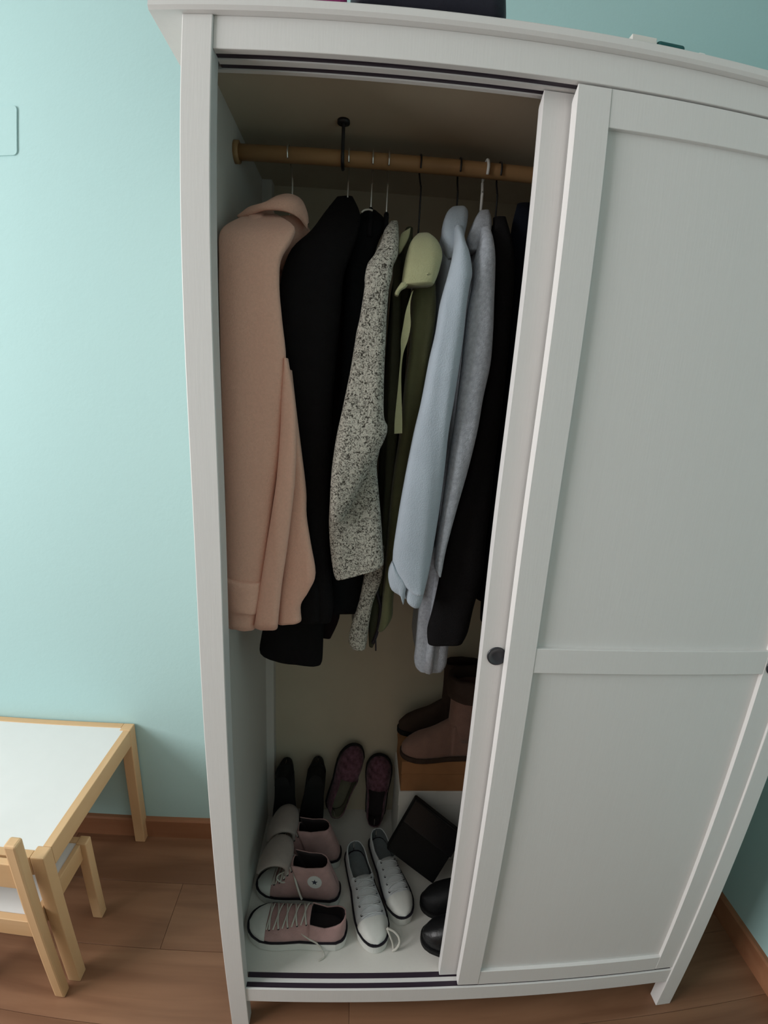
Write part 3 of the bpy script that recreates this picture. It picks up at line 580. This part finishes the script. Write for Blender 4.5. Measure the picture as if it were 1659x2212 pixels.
# ------------------------------------------------------------------ shoes
HW = [(0, 0.0), (0.012, 0.016), (0.04, 0.025), (0.10, 0.0315), (0.25, 0.034), (0.45, 0.035), (0.62, 0.041), (0.74, 0.0435), (0.84, 0.041), (0.92, 0.032), (0.97, 0.021), (0.99, 0.012), (1.0, 0.0)]
def interp(tab, s):
    for (a, b), (c, d) in zip(tab[:-1], tab[1:]):
        if s <= c: return b+(d-b)*(s-a)/(c-a)
    return tab[-1][1]
def shoe(name, label, cat, group, loc, rot, L=0.245, up_m='pink_canvas', in_m='lining_dark', sole_m='rubber', sole_h=0.031, lace_r=0.0021, lace_m='lace',
         rim=((0, .075), (.2, .062), (.36, .075)), open_end=0.36, top=((.36, .085), (.5, .074), (.7, .060), (.85, .052), (.96, .040), (1, .030)),
         rim_w=0.78, stripe=True, toecap='rubber', laces=True, tongue=None, tongue_m=None, wide=1.0, heel=None, patch=0, fwd=0.0, seed=0):
    t = thing(name, label, cat, loc, group, rot)
    def X(s): return (s-0.5)*L
    k = L/0.245*wide
    N = 34; ss = [0.5-0.5*math.cos(PI*i/N) for i in range(N+1)]
    def outl(grow): return [(X(s)*(1+grow/L*2), (interp(HW, s)*k+grow*(1 if 0 < s < 1 else 0))) for s in ss]
    def ring(grow): o = outl(grow); return o+[(x, -y) for x, y in o[-2:0:-1]]
    def band(nm, z0, z1, grow, m, bot=True, z0f=None):
        r = ring(grow); r2 = ring(grow*0.4) if nm == 'sole' else r
        n = len(r); V = [(x, y, z0) for x, y in r2]+[(x, y, z0+0.004) for x, y in r]+[(x, y, z1) for x, y in r]
        F = [(j*n+i, j*n+(i+1) % n, (j+1)*n+(i+1) % n, (j+1)*n+i) for j in range(2) for i in range(n)]
        F += [tuple(range(n))[::-1], tuple(2*n+i for i in range(n))]
        return mesh_obj(nm, V, F, m, t, False, LOCAL)
    band('sole', 0.0, sole_h, 0.0035, sole_m)
    if stripe: band('foxing_stripe', sole_h-0.0032, sole_h+0.0003, 0.0044, 'stripe')
    # upper
    Mc, Tc = 7, 8; cols = 2*Mc+Tc+1
    def sect(s):
        w = max(interp(HW, s)*k, 0.0006); out = []
        if s < open_end:
            h = interp(rim, s)
            for j in range(Mc+1):
                u = j/Mc; out.append((w*(1-(1-rim_w)*u**1.6)+0.0015*math.sin(PI*u), sole_h-0.004+(h-sole_h+0.004)*u))
            left = out[:]; mid = [None]*(Tc-1)
            return left+mid+[(-a, b) for a, b in left[::-1]]
        h = interp(top, s)
        for j in range(cols):
            a = PI*j/(cols-1); c, sn = math.cos(a), math.sin(a)
            out.append((w*math.copysign(abs(c)**0.75, c), sole_h-0.004+(h-sole_h+0.004)*sn**0.85))
        return out
    ss2 = sorted(set([round(0.5-0.5*math.cos(PI*i/30), 4) for i in range(31)]+[open_end-0.001, open_end]))
    V = []; idx = []
    for s in ss2:
        row = []
        for q in sect(s):
            if q is None: row.append(None)
            else: row.append(len(V)); V.append((X(s)+fwd*max(0.0, q[1]-0.045)*min(1.0, max(0.0, (0.80-s)/0.3)), q[0], q[1]+0.0012*noise.noise(Vector((s*14, q[0]*90, seed)))))
        idx.append(row)
    F = []
    for a, b in zip(idx[:-1], idx[1:]):
        for j in range(len(a)-1):
            q = (a[j], a[j+1], b[j+1], b[j])
            if None in q:
                continue
            F.append(q)
    # close the front edge of the opening with the vamp
    me = bpy.data.meshes.new('upper'); me.from_pydata(V, [], F)
    bm = bmesh.new(); bm.from_mesh(me); bmesh.ops.remove_doubles(bm, verts=bm.verts, dist=0.0005); bmesh.ops.recalc_face_normals(bm, faces=bm.faces); bm.to_mesh(me); bm.free()
    o = link('upper', me, [up_m, in_m], t, True)
    sm = o.modifiers.new('thickness', 'SOLIDIFY'); sm.thickness = 0.0028; sm.offset = -1; sm.material_offset = 1; sm.material_offset_rim = 0
    # insole
    r = [(x*0.94, y*0.86) for x, y in ring(0)]; n = len(r)
    mesh_obj('insole', [(x, y, sole_h-0.002) for x, y in r]+[(x, y, sole_h+0.002) for x, y in r], [tuple(range(n))[::-1], tuple(n+i for i in range(n))]+[(i, (i+1) % n, n+(i+1) % n, n+i) for i in range(n)], in_m, t, False, LOCAL)
    def over(s, a, off=0.0, lean_=True):      # point on the vamp at station s, angle a
        w = interp(HW, s)*k; h = interp(top, s); c, sn = math.cos(a), math.sin(a)
        zz = sole_h-0.004+(h-sole_h+0.004+off)*max(sn, 0)**0.85
        return Vector((X(s)+fwd*max(0.0, zz-0.045)*min(1.0, max(0.0, (0.80-s)/0.3)), (w+off)*math.copysign(abs(c)**0.75, c), zz))
    if toecap:
        V = []; F = []; st = [0.80+0.2*i/9 for i in range(10)]; nn = 17
        for s in st:
            for j in range(nn): V.append(over(min(s, 0.9995), PI*j/(nn-1), 0.0016))
        for i in range(9):
            for j in range(nn-1): F.append((i*nn+j, i*nn+j+1, (i+1)*nn+j+1, (i+1)*nn+j))
        mesh_obj('toe_cap', V, F, toecap, t, True, LOCAL)
    if laces:
        s0, s1 = open_end+0.03, 0.76; rows_ = 5; paths = []; eye = []
        for q in range(rows_):
            sa = s0+(s1-s0)*q/(rows_-1); sb = min(sa+0.055, 0.79)
            for sg in (1, -1):
                a0, a1 = PI/2+sg*0.62, PI/2-sg*0.62
                paths.append([over(sa+(sb-sa)*u, a0+(a1-a0)*u, 0.0028+0.0012*math.sin(PI*u)) for u in [v/6 for v in range(7)]])
                e = over(sa, a0, 0.0008); eye.append(e)
        V, F = tube_mesh(paths, lace_r, 6); mesh_obj('laces', V, F, lace_m, t, True, LOCAL)
        for e in eye:
            nrm = Vector((0, e.y, e.z-0.02)).normalized()
            tube('eyelet', [e-nrm*0.001, e+nrm*0.0016], 0.0026, 'stripe', t, 8, LOCAL)
    if tongue:
        # tongue: list of (s, z, half width) from the throat outwards
        V = []; F = []; c = cr_rows([list(q) for q in tongue], 4); nn = 9
        for i, (sx, sz, hw_) in enumerate(c):
            for th in (0.0, 1.0):
                for j in range(nn):
                    u = -1+2*j/(nn-1)
                    a, b = c[max(i-1, 0)], c[min(i+1, len(c)-1)]
                    tx, tz = (b[0]-a[0])*L, b[1]-a[1]; ln = math.hypot(tx, tz) or 1
                    d = th*0.006-0.006*u*u
                    V.append((X(sx)-tz/ln*d, u*hw_, sz+tx/ln*d*(1 if tx >= 0 else 1)))
        R = 2*nn; F = []
        for i in range(len(c)-1):
            loop = list(range(nn))+list(range(2*nn-1, nn-1, -1))
            for j in range(len(loop)): F.append((i*R+loop[j], i*R+loop[(j+1) % len(loop)], (i+1)*R+loop[(j+1) % len(loop)], (i+1)*R+loop[j]))
        for i in (0, len(c)-1): F.append(tuple(i*R+q for q in loop))
        mesh_obj('tongue', V, F, tongue_m or up_m, t, True, LOCAL)
    if heel:
        hz, hs = heel
        mesh = [(X(0.0), X(hs))]
        r = [(x, y) for x, y in ring(0.001) if x <= X(hs)]; n = len(r)
        V = [(x*0.98, y*0.85, -hz) for x, y in r]+[(x, y, 0.003) for x, y in r]
        mesh_obj('heel', V, [tuple(range(n))[::-1], tuple(n+i for i in range(n))]+[(i, (i+1) % n, n+(i+1) % n, n+i) for i in range(n)], sole_m, t, False, LOCAL)
    if patch:
        # round ankle patch with a five-pointed star, on the side given by the sign
        s = 0.20; w = interp(HW, s)*k; zc = 0.092; tilt = 0.12
        C = Vector((X(s)+fwd*(zc-0.045), patch*(w*0.86+0.0012), zc)); ux = Vector((1, 0, 0)); uz = Vector((0, -patch*tilt, 1)).normalized(); nr = Vector((0, patch, tilt)).normalized()
        def disc(nm, poly, d, m):
            n = len(poly); V = [C+ux*a+uz*b-nr*0.002 for a, b in poly]+[C+ux*a+uz*b+nr*d for a, b in poly]
            return mesh_obj(nm, V, [tuple(range(n))[::-1], tuple(n+i for i in range(n))]+[(i, (i+1) % n, n+(i+1) % n, n+i) for i in range(n)], m, t, False, LOCAL)
        disc('ankle_patch', [(0.019*math.cos(2*PI*i/28), 0.019*math.sin(2*PI*i/28)) for i in range(28)], 0.0022, 'patch')
        disc('star', [((0.0085 if i % 2 == 0 else 0.0036)*math.sin(PI*i/5), (0.0085 if i % 2 == 0 else 0.0036)*math.cos(PI*i/5)) for i in range(10)], 0.0028, 'star')
    return t
def RZ(deg, pitch=0, roll=0): return Matrix.Rotation(math.radians(deg), 4, 'Z') @ Matrix.Rotation(math.radians(pitch), 4, 'Y') @ Matrix.Rotation(math.radians(roll), 4, 'X')
SG = 'shoes on the wardrobe floor'
HT_RIM = ((0, .132), (.1, .134), (.25, .130), (.42, .134)); HT_TOP = ((.42, .132), (.50, .116), (.60, .094), (.70, .074), (.82, .058), (.93, .044), (1, .030))
FLOP = [(.62, .098, .028), (.595, .132, .036), (.64, .152, .042), (.74, .157, .045), (.84, .146, .045), (.92, .124, .042), (.955, .104, .035), (.96, .094, .026)]
low = shoe('low_sneaker', 'dusty pink low canvas sneaker with a white toe cap, in front of the high-tops', 'sneaker', SG, (0.146, 0.134, ZB+0.0003), RZ(176), L=0.245, wide=1.08, rim=((0, .085), (.2, .068), (.36, .078)))
sh1 = shoe('high_top_sneaker', 'dusty pink high-top sneaker with a round star patch and flopped pale tongue', 'sneaker', SG, (0.136, 0.237, ZB+0.0003), RZ(173), L=0.225, wide=1.0, rim=HT_RIM, open_end=0.42, top=HT_TOP, fwd=0.36, tongue=FLOP, tongue_m='tongue_cloth', patch=1)
sh2 = shoe('high_top_sneaker', 'dusty pink high-top sneaker wedged behind its twin against the black shoes', 'sneaker', SG, (0.138, 0.340, ZB+0.0003), RZ(178), L=0.215, wide=1.0, rim=HT_RIM, open_end=0.42, top=HT_TOP, fwd=0.36, tongue=FLOP, tongue_m='tongue_cloth')
WR = ((0, .066), (.12, .060), (.25, .054), (.38, .064)); WT = ((.38, .066), (.5, .066), (.7, .060), (.85, .054), (.96, .042), (1, .032))
w1 = shoe('white_sneaker', 'white low canvas sneaker with a trailing lace, beside the pink low sneaker', 'sneaker', SG, (0.316, 0.217, ZB+0.0003), RZ(-76), L=0.268, wide=0.84, up_m='white_canvas', in_m='lining_grey', rim=WR, open_end=0.40, top=WT, rim_w=0.90, lace_r=0.0012, lace_m='white_canvas')
w2 = shoe('white_sneaker', 'white low canvas sneaker next to the black boots', 'sneaker', SG, (0.386, 0.272, ZB+0.0003), RZ(-73), L=0.245, wide=0.84, up_m='white_canvas', in_m='lining_grey', rim=WR, open_end=0.40, top=WT, rim_w=0.90, lace_r=0.0012, lace_m='white_canvas')
def loose(parent, name, pts, r=0.002):
    """a lace end in world space, hung on a rotated shoe"""
    inv = parent.matrix_world.inverted()
    V, F = tube_mesh([smoothpath(pts, 5)], r, 6)
    return mesh_obj(name, [inv @ Vector(v) for v in V], F, 'lace', parent, True, LOCAL)
loose(low, 'loose_lace', [at(640, 1995, z=ZB+.062), at(650, 2008, z=ZB+.060), at(652, 2018, z=ZB+.052), at(668, 2030, z=ZB+.04), at(686, 2040, z=ZB+.03), at(697, 2055, z=ZB+.012), at(700, 2068, z=ZB+.003), at(688, 2076, z=ZB+.003)])
loose(sh1, 'loose_lace', [at(633, 1878, z=ZB+.115), at(637, 1900, z=ZB+.095), at(646, 1930, z=ZB+.07), at(652, 1944, z=ZB+.066)], 0.0028)
loose(sh1, 'loose_lace', [at(632, 1880, z=ZB+.105), at(615, 1884, z=ZB+.10), at(600, 1892, z=ZB+.085), at(599, 1901, z=ZB+.078), at(610, 1907, z=ZB+.075), at(622, 1905, z=ZB+.078)], 0.0022)
ll = [(836, 2006, .052), (850, 2012, .046), (861, 2024, .036), (863, 2038, .024), (856, 2050, .012), (848, 2054, .004)]
loose(w1, 'loose_lace', [at(a, b, z=ZB+c) for a, b, c in ll], 0.0032)
loose(w1, 'loose_lace', [at(836, 2006, z=ZB+.052), at(842, 2022, z=ZB+.036), at(848, 2038, z=ZB+.018), at(850, 2052, z=ZB+.004)], 0.0026)
# patterned slippers stood on their heels against the boxes
FL_RIM = ((0, .050), (.3, .046), (.60, .052)); FL_TOP = ((.60, .056), (.75, .052), (.88, .044), (1, .026))
def basis(xd, zd):
    x = Vector(xd).normalized(); z = Vector(zd); z = (z-x*z.dot(x)).normalized(); y_ = z.cross(x)
    return Matrix(((x.x, y_.x, z.x, 0), (x.y, y_.y, z.y, 0), (x.z, y_.z, z.z, 0), (0, 0, 0, 1)))
def lean(toe, xd, L): return toe-Vector(xd).normalized()*(L/2)
for toe, xd, zd, im_, lab in ((at(768, 1604, y=.500), (0.28, 0.13, 0.95), (0.25, -1, 0.2), 'lining_tan', 'plum patterned slipper leaning upright with its tan lining showing'),
                       (at(822, 1626, y=.502), (0.03, 0.07, 0.99), (-0.1, -1, 0.2), 'lining_dark', 'plum patterned slipper leaning upright beside the white box')):
    shoe('printed_slipper', lab, 'slipper', SG, lean(toe, xd, 0.228), basis(xd, zd), L=0.228, wide=0.98, up_m='plum_print', in_m=im_, sole_m='blacksole', sole_h=0.012, rim=FL_RIM, open_end=0.60, top=FL_TOP, stripe=False, toecap=None, laces=False)
# black court shoes stood in the back corner
for q, (x, yy, lab) in enumerate(((0.070, 0.425, 'black heeled shoe standing in the back corner beside the wardrobe side'), (0.156, 0.432, 'black heeled shoe standing on its toe beside the plum slipper'))):
    shoe('heeled_shoe', lab, 'shoe', SG, (x, yy, ZB+0.122), Matrix.Rotation(math.radians((-1, 5)[q]), 4, 'Y') @ Matrix.Rotation(math.radians(90), 4, 'Z') @ Matrix.Rotation(math.radians(100), 4, 'Y'), L=0.23, up_m='dullblack', in_m='lining_dark', sole_m='blacksole', sole_h=0.010, rim=FL_RIM, open_end=0.58, top=FL_TOP, stripe=False, toecap=None, laces=False, heel=(0.045, 0.16), wide=0.82)
# boots
def boot(name, label, loc, rot, m, shaft, L=0.25, wide=1.0, cuff=None, sole_m='blacksole'):
    rim_ = ((0, .10), (.2, .10), (.42, .11)); top_ = ((.42, .118), (.5, .105), (.62, .085), (.78, .070), (.9, .056), (1, .036))
    t = shoe(name, label, 'boot', SG, loc, rot, L=L, wide=wide, up_m=m, in_m='lining_dark', sole_m=sole_m, sole_h=0.016, rim=rim_, open_end=0.42, top=top_, stripe=False, toecap=None, laces=False, rim_w=0.85)
    # shaft
    n = 28; V = []; F = []; zs = [0.060+(shaft-0.060)*i/10 for i in range(11)]
    for rin in (0, 1):
        for z in zs:
            u = (z-0.06)/(shaft-0.06)
            for j in range(n):
                a = 2*PI*j/n
                ax = (0.052+0.010*u-0.004*math.sin(PI*u)-rin*0.004)*L/0.25; ay = (0.034+0.012*u-rin*0.004)*wide
                V.append((-0.068*L/0.25+0.010*(1-u)+ax*math.cos(a), ay*math.sin(a), z+0.004*noise.noise(Vector((math.cos(a)*2, math.sin(a)*2, z*20)))))
    for i in range(10):
        for j in range(n):
            F.append((i*n+j, i*n+(j+1) % n, (i+1)*n+(j+1) % n, (i+1)*n+j)); b = 11*n
            F.append((b+i*n+j, b+(i+1)*n+j, b+(i+1)*n+(j+1) % n, b+i*n+(j+1) % n))
    for j in range(n): F.append((10*n+j, 10*n+(j+1) % n, 21*n+(j+1) % n, 21*n+j)); F.append((j, 11*n+j, 11*n+(j+1) % n, (j+1) % n))
    mesh_obj('shaft', V, F, m, t, True, LOCAL)
    if cuff:
        V = []; F = []; zs = [shaft-0.055, shaft-0.03, shaft+0.004, shaft+0.010, shaft+0.004, shaft-0.02]; gr = [0.007, 0.010, 0.010, 0.003, -0.004, -0.008]
        for z, gq in zip(zs, gr):
            for j in range(n):
                a = 2*PI*j/n; V.append((-0.068*L/0.25+(0.062+gq)*L/0.25*math.cos(a), (0.046*wide+gq)*math.sin(a), z+0.003*noise.noise(Vector((math.cos(a)*3, math.sin(a)*3, z*30)))))
        for i in range(5):
            for j in range(n): F.append((i*n+j, i*n+(j+1) % n, (i+1)*n+(j+1) % n, (i+1)*n+j))
        mesh_obj('cuff', V, F, cuff, t, True, LOCAL)
    return t
# boxes behind
BX0, BX1, BYF, BYB = 0.4035, 0.70, 0.335, 0.485
wb = thing('white_shoebox', 'tall white cardboard box with a lid under the brown box', 'box', ((BX0+BX1)/2, (BYF+BYB)/2, ZB), 'boxes on the wardrobe floor')
box('box_body', BX0+0.002, BX1-0.002, BYF+0.002, BYB-0.002, ZB+0.0003, 0.395, 'whitecard', wb, bev=0.001)
box('lid', BX0, BX1, BYF, BYB, 0.360, 0.4085, 'whitecard', wb, bev=0.001)
cb_ = thing('brown_shoebox', 'brown cardboard shoebox carrying the tan boot', 'box', ((BX0+BX1)/2, (BYF+BYB)/2, 0.4085), 'boxes on the wardrobe floor')
box('box_body', BX0+0.004, BX1-0.004, BYF+0.003, BYB-0.003, 0.4088, 0.480, 'cardboard', cb_, bev=0.001)
box('lid', BX0+0.002, BX1-0.002, BYF, BYB, 0.470, 0.510, 'cardboard', cb_, bev=0.001)
boot('tan_boot', 'tan suede ankle boot with a dark folded cuff on the brown box', (0.522, 0.366, 0.5102), RZ(182), 'tan_suede', 0.245, L=0.235, wide=0.84, cuff='dark_suede', sole_m='dark_suede')
boot('shade_toned_boot', 'twin ankle boot behind the tan boot, coloured dark for shade', (0.518, 0.455, 0.5102), RZ(181), 'dark_suede', 0.235, L=0.230, wide=0.62)  # second of the tan pair; its shade is put into the dark suede colour
# black boots by the door
boot('black_boot', 'black ankle boot with a rounded toe beside the white sneakers', (0.592, 0.204, ZB+0.0003), RZ(180), 'dullblack', 0.22, L=0.245, wide=0.95)
boot('black_boot', 'black ankle boot nearest the track, toe poking past the sliding door', (0.586, 0.112, ZB+0.0003), RZ(179), 'blackleather', 0.22, L=0.25, wide=0.92)
# black handbag leaning on the white box
A = [at(898, 1725, y=.296), at(834, 1836, y=.276), at(905, 1890, y=.256)]
hb = thing('black_handbag', 'flat black leather handbag tilted against the white box', 'handbag', (0.47, 0.30, ZB))
e1 = (A[1]-A[0]); e2 = (A[2]-A[1]); e2 = e2.normalized()*0.17; nn = e1.cross(e2).normalized()
if nn.y > 0: nn = -nn
def slab(nm, o0, a, b, n_, d0, d1, m, parent):
    c = [o0, o0+a, o0+a+b, o0+b]; V = [p+n_*d0 for p in c]+[p+n_*d1 for p in c]
    F = [(3, 2, 1, 0), (4, 5, 6, 7), (0, 1, 5, 4), (1, 2, 6, 5), (2, 3, 7, 6), (3, 0, 4, 7)]
    ob = mesh_obj(nm, V, F, m, parent); bv = ob.modifiers.new('soft_edge', 'BEVEL'); bv.width = 0.006; bv.segments = 3
    return ob
slab('bag_body', A[0], e1, e2, nn, -0.022, 0.0, 'dullblack', hb)
slab('flap', A[0]+e2*0.0, e1*0.42, e2, nn, 0.0, 0.005, 'blackleather', hb)

# ------------------------------------------------------------------ things on top of the wardrobe
dz = ZTOP
bag = thing('dark_bag', 'dark navy soft bag lying on top of the wardrobe', 'bag', (0.325, 0.14, dz))
V = []; F = []; n = 24; st = 22
for i in range(st+1):
    u = i/st; x = 0.2165+0.2185*u
    e = min(1, (1-abs(2*u-1))*6)**0.5
    for j in range(n):
        a = 2*PI*j/n; c, s_ = math.cos(a), math.sin(a)
        V.append((x, 0.15+math.copysign(abs(c)**0.6, c)*0.145*(0.75+0.25*e), dz+0.055+math.copysign(abs(s_)**0.6, s_)*0.0548*(0.55+0.45*e)*(1.0)-(0.0548*(0.45*(1-e)))*1.0+0.003*noise.noise(Vector((x*20, c*2, s_*2)))*(1 if s_ > -0.5 else 0)))
for i in range(st):
    for j in range(n): F.append((i*n+j, i*n+(j+1) % n, (i+1)*n+(j+1) % n, (i+1)*n+j))
F.append(tuple(range(n))); F.append(tuple(st*n+j for j in range(n))[::-1])
mesh_obj('bag_body', V, F, 'bagcloth', bag, True)
tube('handle', smoothpath([(0.275, 0.02, dz+0.09), (0.29, 0.005, dz+0.085), (0.325, -0.001, dz+0.075), (0.36, 0.005, dz+0.085), (0.375, 0.02, dz+0.09)], 5), 0.006, 'bagcloth', bag, 8)
tag(box('folded_scarf', 0.12, 0.214, 0.0, 0.10, dz+0.0002, dz+0.022, 'pinkcloth', bev=0.008, seg=3), 'magenta folded scarf beside the dark bag on the wardrobe top', 'scarf')
tag(box('small_box', 0.603, 0.640, 0.0, 0.11, dz+0.0002, dz+0.014, 'whitecard', bev=0.001), 'small white box on the wardrobe top beside the dark green one', 'box')
tag(box('green_carton', 0.642, 0.684, 0.0, 0.10, dz+0.0002, dz+0.013, 'greenbox', bev=0.004), 'small dark green carton lying on the wardrobe top', 'carton')
tag(box('white_clip', 0.705, 0.716, 0.0, 0.03, dz+0.0002, dz+0.008, 'whiteplastic', bev=0.002), 'tiny white plastic piece on the wardrobe top past the green carton', 'clip')
